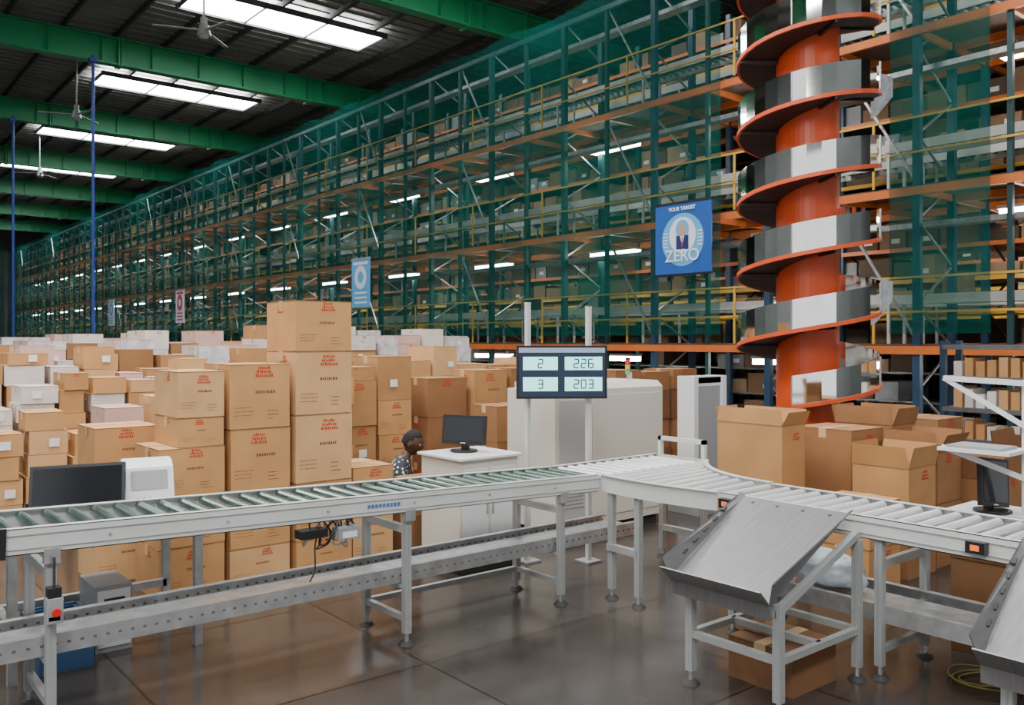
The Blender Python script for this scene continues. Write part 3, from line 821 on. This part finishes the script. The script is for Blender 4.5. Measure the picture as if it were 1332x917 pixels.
# ------------------------------------------------------------ seated worker
P0=Vector((3.80,6.22,0)); yaw=math.radians(-40)
Rm=Matrix.Translation(P0)@Matrix.Rotation(yaw,4,'Z')@Matrix.Scale(.89,4)
J={'pelvis':(0,0,.24),'waist':(.02,0,.37),'chest':(.07,0,.52),'upch':(.10,0,.63),'neck':(.135,0,.72),'headb':(.165,0,.775),
 'shL':(.09,.18,.64),'elL':(.17,.25,.39),'wrL':(.38,.15,.47),'paL':(.43,.13,.475),
 'shR':(.09,-.18,.64),'elR':(.17,-.25,.39),'wrR':(.38,-.15,.47),'paR':(.43,-.13,.475),
 'hipL':(.04,.10,.23),'knL':(.42,.16,.42),'anL':(.36,.15,.09),'toL':(.54,.18,.04),
 'hipR':(.04,-.10,.23),'knR':(.42,-.16,.42),'anR':(.36,-.15,.09),'toR':(.54,-.18,.04)}
RAD={'pelvis':.14,'waist':.125,'chest':.135,'upch':.11,'neck':.050,'headb':.05,'sh':.062,'el':.042,'wr':.028,'pa':.032,'hip':.09,'kn':.058,'an':.04,'to':.035}
E=[('pelvis','waist','sh'),('waist','chest','sh'),('chest','upch','sh'),('upch','neck','sk'),('neck','headb','sk')]
for s in 'LR':
    E+=[('upch','sh'+s,'sh'),('sh'+s,'el'+s,'sh'),('el'+s,'wr'+s,'sk'),('wr'+s,'pa'+s,'sk'),('pelvis','hip'+s,'tr'),('hip'+s,'kn'+s,'tr'),('kn'+s,'an'+s,'tr'),('an'+s,'to'+s,'so')]
M_SKIN=mat('dark_skin',(.085,.038,.022),.45); M_TRO=mat('dark_trousers',(.03,.035,.05),.8); M_SHOE=mat('shoe_leather',(.02,.015,.012),.5); M_HAIR=mat('black_hair',(.006,.005,.005),.8,bump=.8,scale=90)
ms=bpy.data.materials.new('patterned_shirt'); ms.use_nodes=True; nt=ms.node_tree; b=nt.nodes['Principled BSDF']; b.inputs['Roughness'].default_value=.85
vo=nt.nodes.new('ShaderNodeTexVoronoi'); vo.inputs['Scale'].default_value=26; tc=nt.nodes.new('ShaderNodeTexCoord'); nt.links.new(tc.outputs['Object'],vo.inputs['Vector'])
cr=nt.nodes.new('ShaderNodeValToRGB'); cr.color_ramp.interpolation='CONSTANT'; cr.color_ramp.elements[0].color=(.5,.52,.55,1); cr.color_ramp.elements[1].position=.36; cr.color_ramp.elements[1].color=(.025,.03,.04,1)
nt.links.new(vo.outputs['Distance'],cr.inputs['Fac']); nt.links.new(cr.outputs['Color'],b.inputs['Base Color'])
def skinned(name,verts,edges,radii,root,sub=2):
    me=bpy.data.meshes.new(name+'_sk'); me.from_pydata(verts,edges,[]); me.update()
    o=bpy.data.objects.new(name+'_sk',me); COL.objects.link(o)
    md=o.modifiers.new('s','SKIN'); 
    if not me.skin_vertices:
        bm=bmesh.new(); bm.from_mesh(me); bm.verts.layers.skin.verify(); bm.to_mesh(me); bm.free()
    for i,v in enumerate(me.skin_vertices[0].data):
        v.radius=(radii[i],radii[i]); v.use_root=(i==root)
    md.use_smooth_shade=True
    sd=o.modifiers.new('d','SUBSURF'); sd.levels=sub; sd.render_levels=sub
    dg=bpy.context.evaluated_depsgraph_get(); dg.update()
    m2=bpy.data.meshes.new_from_object(o.evaluated_get(dg)); bpy.data.objects.remove(o)
    m2.name=name; return m2
worker=bpy.data.objects.new('seated_worker',None); COL.objects.link(worker); worker.matrix_world=Rm
names=list(J); vs=[J[n] for n in names]; ed=[(names.index(p),names.index(q)) for p,q,_ in E]
rr=[RAD.get(n, RAD.get(n[:-1],.05)) for n in names]
me=skinned('body',vs,ed,rr,names.index('pelvis'))
mats=[ms,M_SKIN,M_TRO,M_SHOE]; me.materials.clear()
for m in mats: me.materials.append(m)
key={'sh':0,'sk':1,'tr':2,'so':3}
def dseg(p,a,b):
    a=Vector(a);b=Vector(b);t=max(0,min(1,(p-a).dot(b-a)/(b-a).length_squared)); return (p-(a+(b-a)*t)).length
for pl in me.polygons:
    best=min(E,key=lambda e:dseg(pl.center,J[e[0]],J[e[1]])-.5*RAD.get(e[0],RAD.get(e[0][:-1],.05))); pl.material_index=key[best[2]]
    pl.use_smooth=True
body=bpy.data.objects.new('body',me); COL.objects.link(body); body.parent=worker
for s,sg in (('L',1),('R',-1)):
    w=Vector(J['wr'+s]); p=Vector(J['pa'+s]); d=(p-w).normalized(); lat=Vector((0,1,0))-d*d.y; lat.normalize(); dn=Vector((0,0,-1))
    vs=[tuple(w),tuple(p)]; ed=[(0,1)]; rd=[.024,.024]
    for i,L_ in enumerate((.062,.072,.068,.052)):
        off=lat*(i-1.5)*.019*sg
        k0=p+off+d*.03; k1=k0+d*L_*.5+dn*.006; k2=k1+d*L_*.3+dn*.02; k3=k2+d*L_*.15+dn*.02
        n=len(vs); vs+=[tuple(k0),tuple(k1),tuple(k2),tuple(k3)]; ed+=[(1,n),(n,n+1),(n+1,n+2),(n+2,n+3)]; rd+=[.0095,.009,.0085,.007]
    k0=w+d*.025-lat*.025*sg; k1=k0+d*.03-lat*.02*sg; k2=k1+d*.028+dn*.01
    n=len(vs); vs+=[tuple(k0),tuple(k1),tuple(k2)]; ed+=[(0,n),(n,n+1),(n+1,n+2)]; rd+=[.012,.010,.008]
    m2=skinned('hand_'+s,vs,ed,rd,0,1); m2.materials.clear(); m2.materials.append(M_SKIN)
    o=bpy.data.objects.new('hand_'+s.lower(),m2); COL.objects.link(o); o.parent=worker
bm=bmesh.new(); bmesh.ops.create_uvsphere(bm,u_segments=40,v_segments=28,radius=1)
for v in bm.verts:
    x,y,z=v.co
    X=x*.098; Y=y*.076; Z=z*.118
    if z<0: Y*=1-.28*(-z); X*=1-.12*(-z) if x>0 else 1-.35*(-z)
    if x>0:
        X+=.022*math.exp(-((y/.14)**2+((z+.12)/.16)**2))
        X+=.007*math.exp(-((y/.25)**2+((z+.48)/.10)**2))
        X-=.008*math.exp(-(((abs(y)-.38)/.16)**2+((z-.08)/.11)**2))
        X+=.005*math.exp(-((y/.5)**2+((z-.25)/.09)**2))
        X+=.008*math.exp(-((y/.2)**2+((z+.85)/.15)**2))
    v.co=(X,Y,Z)
me=bpy.data.meshes.new('head'); bm.to_mesh(me); bm.free(); me.materials.append(M_SKIN); me.materials.append(M_HAIR)
for pl in me.polygons:
    c=pl.center; pl.use_smooth=True
    if c.z>.065+ (.02 if c.x>.06 else 0) or (c.x<-.02 and c.z>-.045) : pl.material_index=1
hd=bpy.data.objects.new('head',me); COL.objects.link(hd); hd.parent=worker; hd.location=(.20,0,.845); hd.rotation_euler=(0,math.radians(16),math.radians(-12))
mb=MB()
for sg in (1,-1):
    mb.cyl((.082,sg*.030,.010),(.0865,sg*.030,.010),.012,M_LAB,14); mb.cyl((.0865,sg*.030,.010),(.088,sg*.030,.010),.006,M_BLK,12)
    mb.cyl((0,sg*.070,-.01),(-.006,sg*.088,-.008),.026,M_SKIN,14,.018)
    mb.box(.088,.094,sg*.03-.016,sg*.03+.016,.026,.031,M_HAIR)
mb.box(.094,.0985,-.022,.022,-.060,-.056,mat('lip_line',(.03,.01,.008),.6))
o=mb.obj('face_features'); o.parent=hd
bm=bmesh.new(); bmesh.ops.create_uvsphere(bm,u_segments=36,v_segments=20,radius=1)
bmesh.ops.delete(bm,geom=[v for v in bm.verts if v.co.z<(.52 if v.co.x>.35 else (-.25 if v.co.x<-.1 else .25))],context='VERTS')
for v in bm.verts:
    k_=1+.04*noise.noise(v.co*6); v.co=Vector((v.co.x*.103*k_-.004,v.co.y*.082*k_,v.co.z*.125*k_))
me=bpy.data.meshes.new('hair'); bm.to_mesh(me); bm.free(); me.materials.append(M_HAIR)
for p in me.polygons:p.use_smooth=True
o=bpy.data.objects.new('hair',me); COL.objects.link(o); o.parent=hd
mb=MB(); mb.M=Rm; mb.box(-.17,.17,-.17,.17,.095,.12,M_GREY)
for x in(-.14,.14):
    for y in(-.14,.14): mb.cyl((x,y,0),(x*.9,y*.9,.095),.014,M_GALV,8)
mb.obj('low_stool',bevel=.004)

# ------------------------------------------------------------ lights / world / camera
def area(name,loc,size,power,col,rot=(0,0,0)):
    l=bpy.data.lights.new(name,'AREA'); l.shape='RECTANGLE'; l.size=size[0]; l.size_y=size[1]; l.energy=power; l.color=col
    o=bpy.data.objects.new(name,l); COL.objects.link(o); o.location=loc; o.rotation_euler=rot; return o
area('added_fill_light',(2.5,2,9.5),(3,3),380,(1,.97,.92))  # unseen fill added over the near zone
area('added_fill_light',(6,9,9.5),(3,3),330,(1,.97,.92))  # added overhead fill for the box rows, no fixture there
area('added_fill_light',(1,8,9.5),(2,3),900,(1,.97,.92))  # strong fill added to brighten the boxes at rear left
area('added_fill_light',(-4,-3,8),(4,3),750,(1,.97,.93),(math.radians(35),0,math.radians(-40)))  # added fill, tilted in from the camera side
w=bpy.data.worlds.new('World'); SC.world=w; w.use_nodes=True
w.node_tree.nodes['Background'].inputs[0].default_value=(.95,.97,1,1); w.node_tree.nodes['Background'].inputs[1].default_value=1.3
cam=bpy.data.cameras.new('camera'); co=bpy.data.objects.new('camera',cam); COL.objects.link(co)
cam.sensor_width=36; cam.lens=36*1130/1332; cam.shift_y=-15.5/1332; cam.clip_end=300; cam.clip_start=.05
co.location=(0,0,1.6); co.rotation_euler=(math.pi/2,0,-math.atan2(.6338,.7735))
SC.camera=co
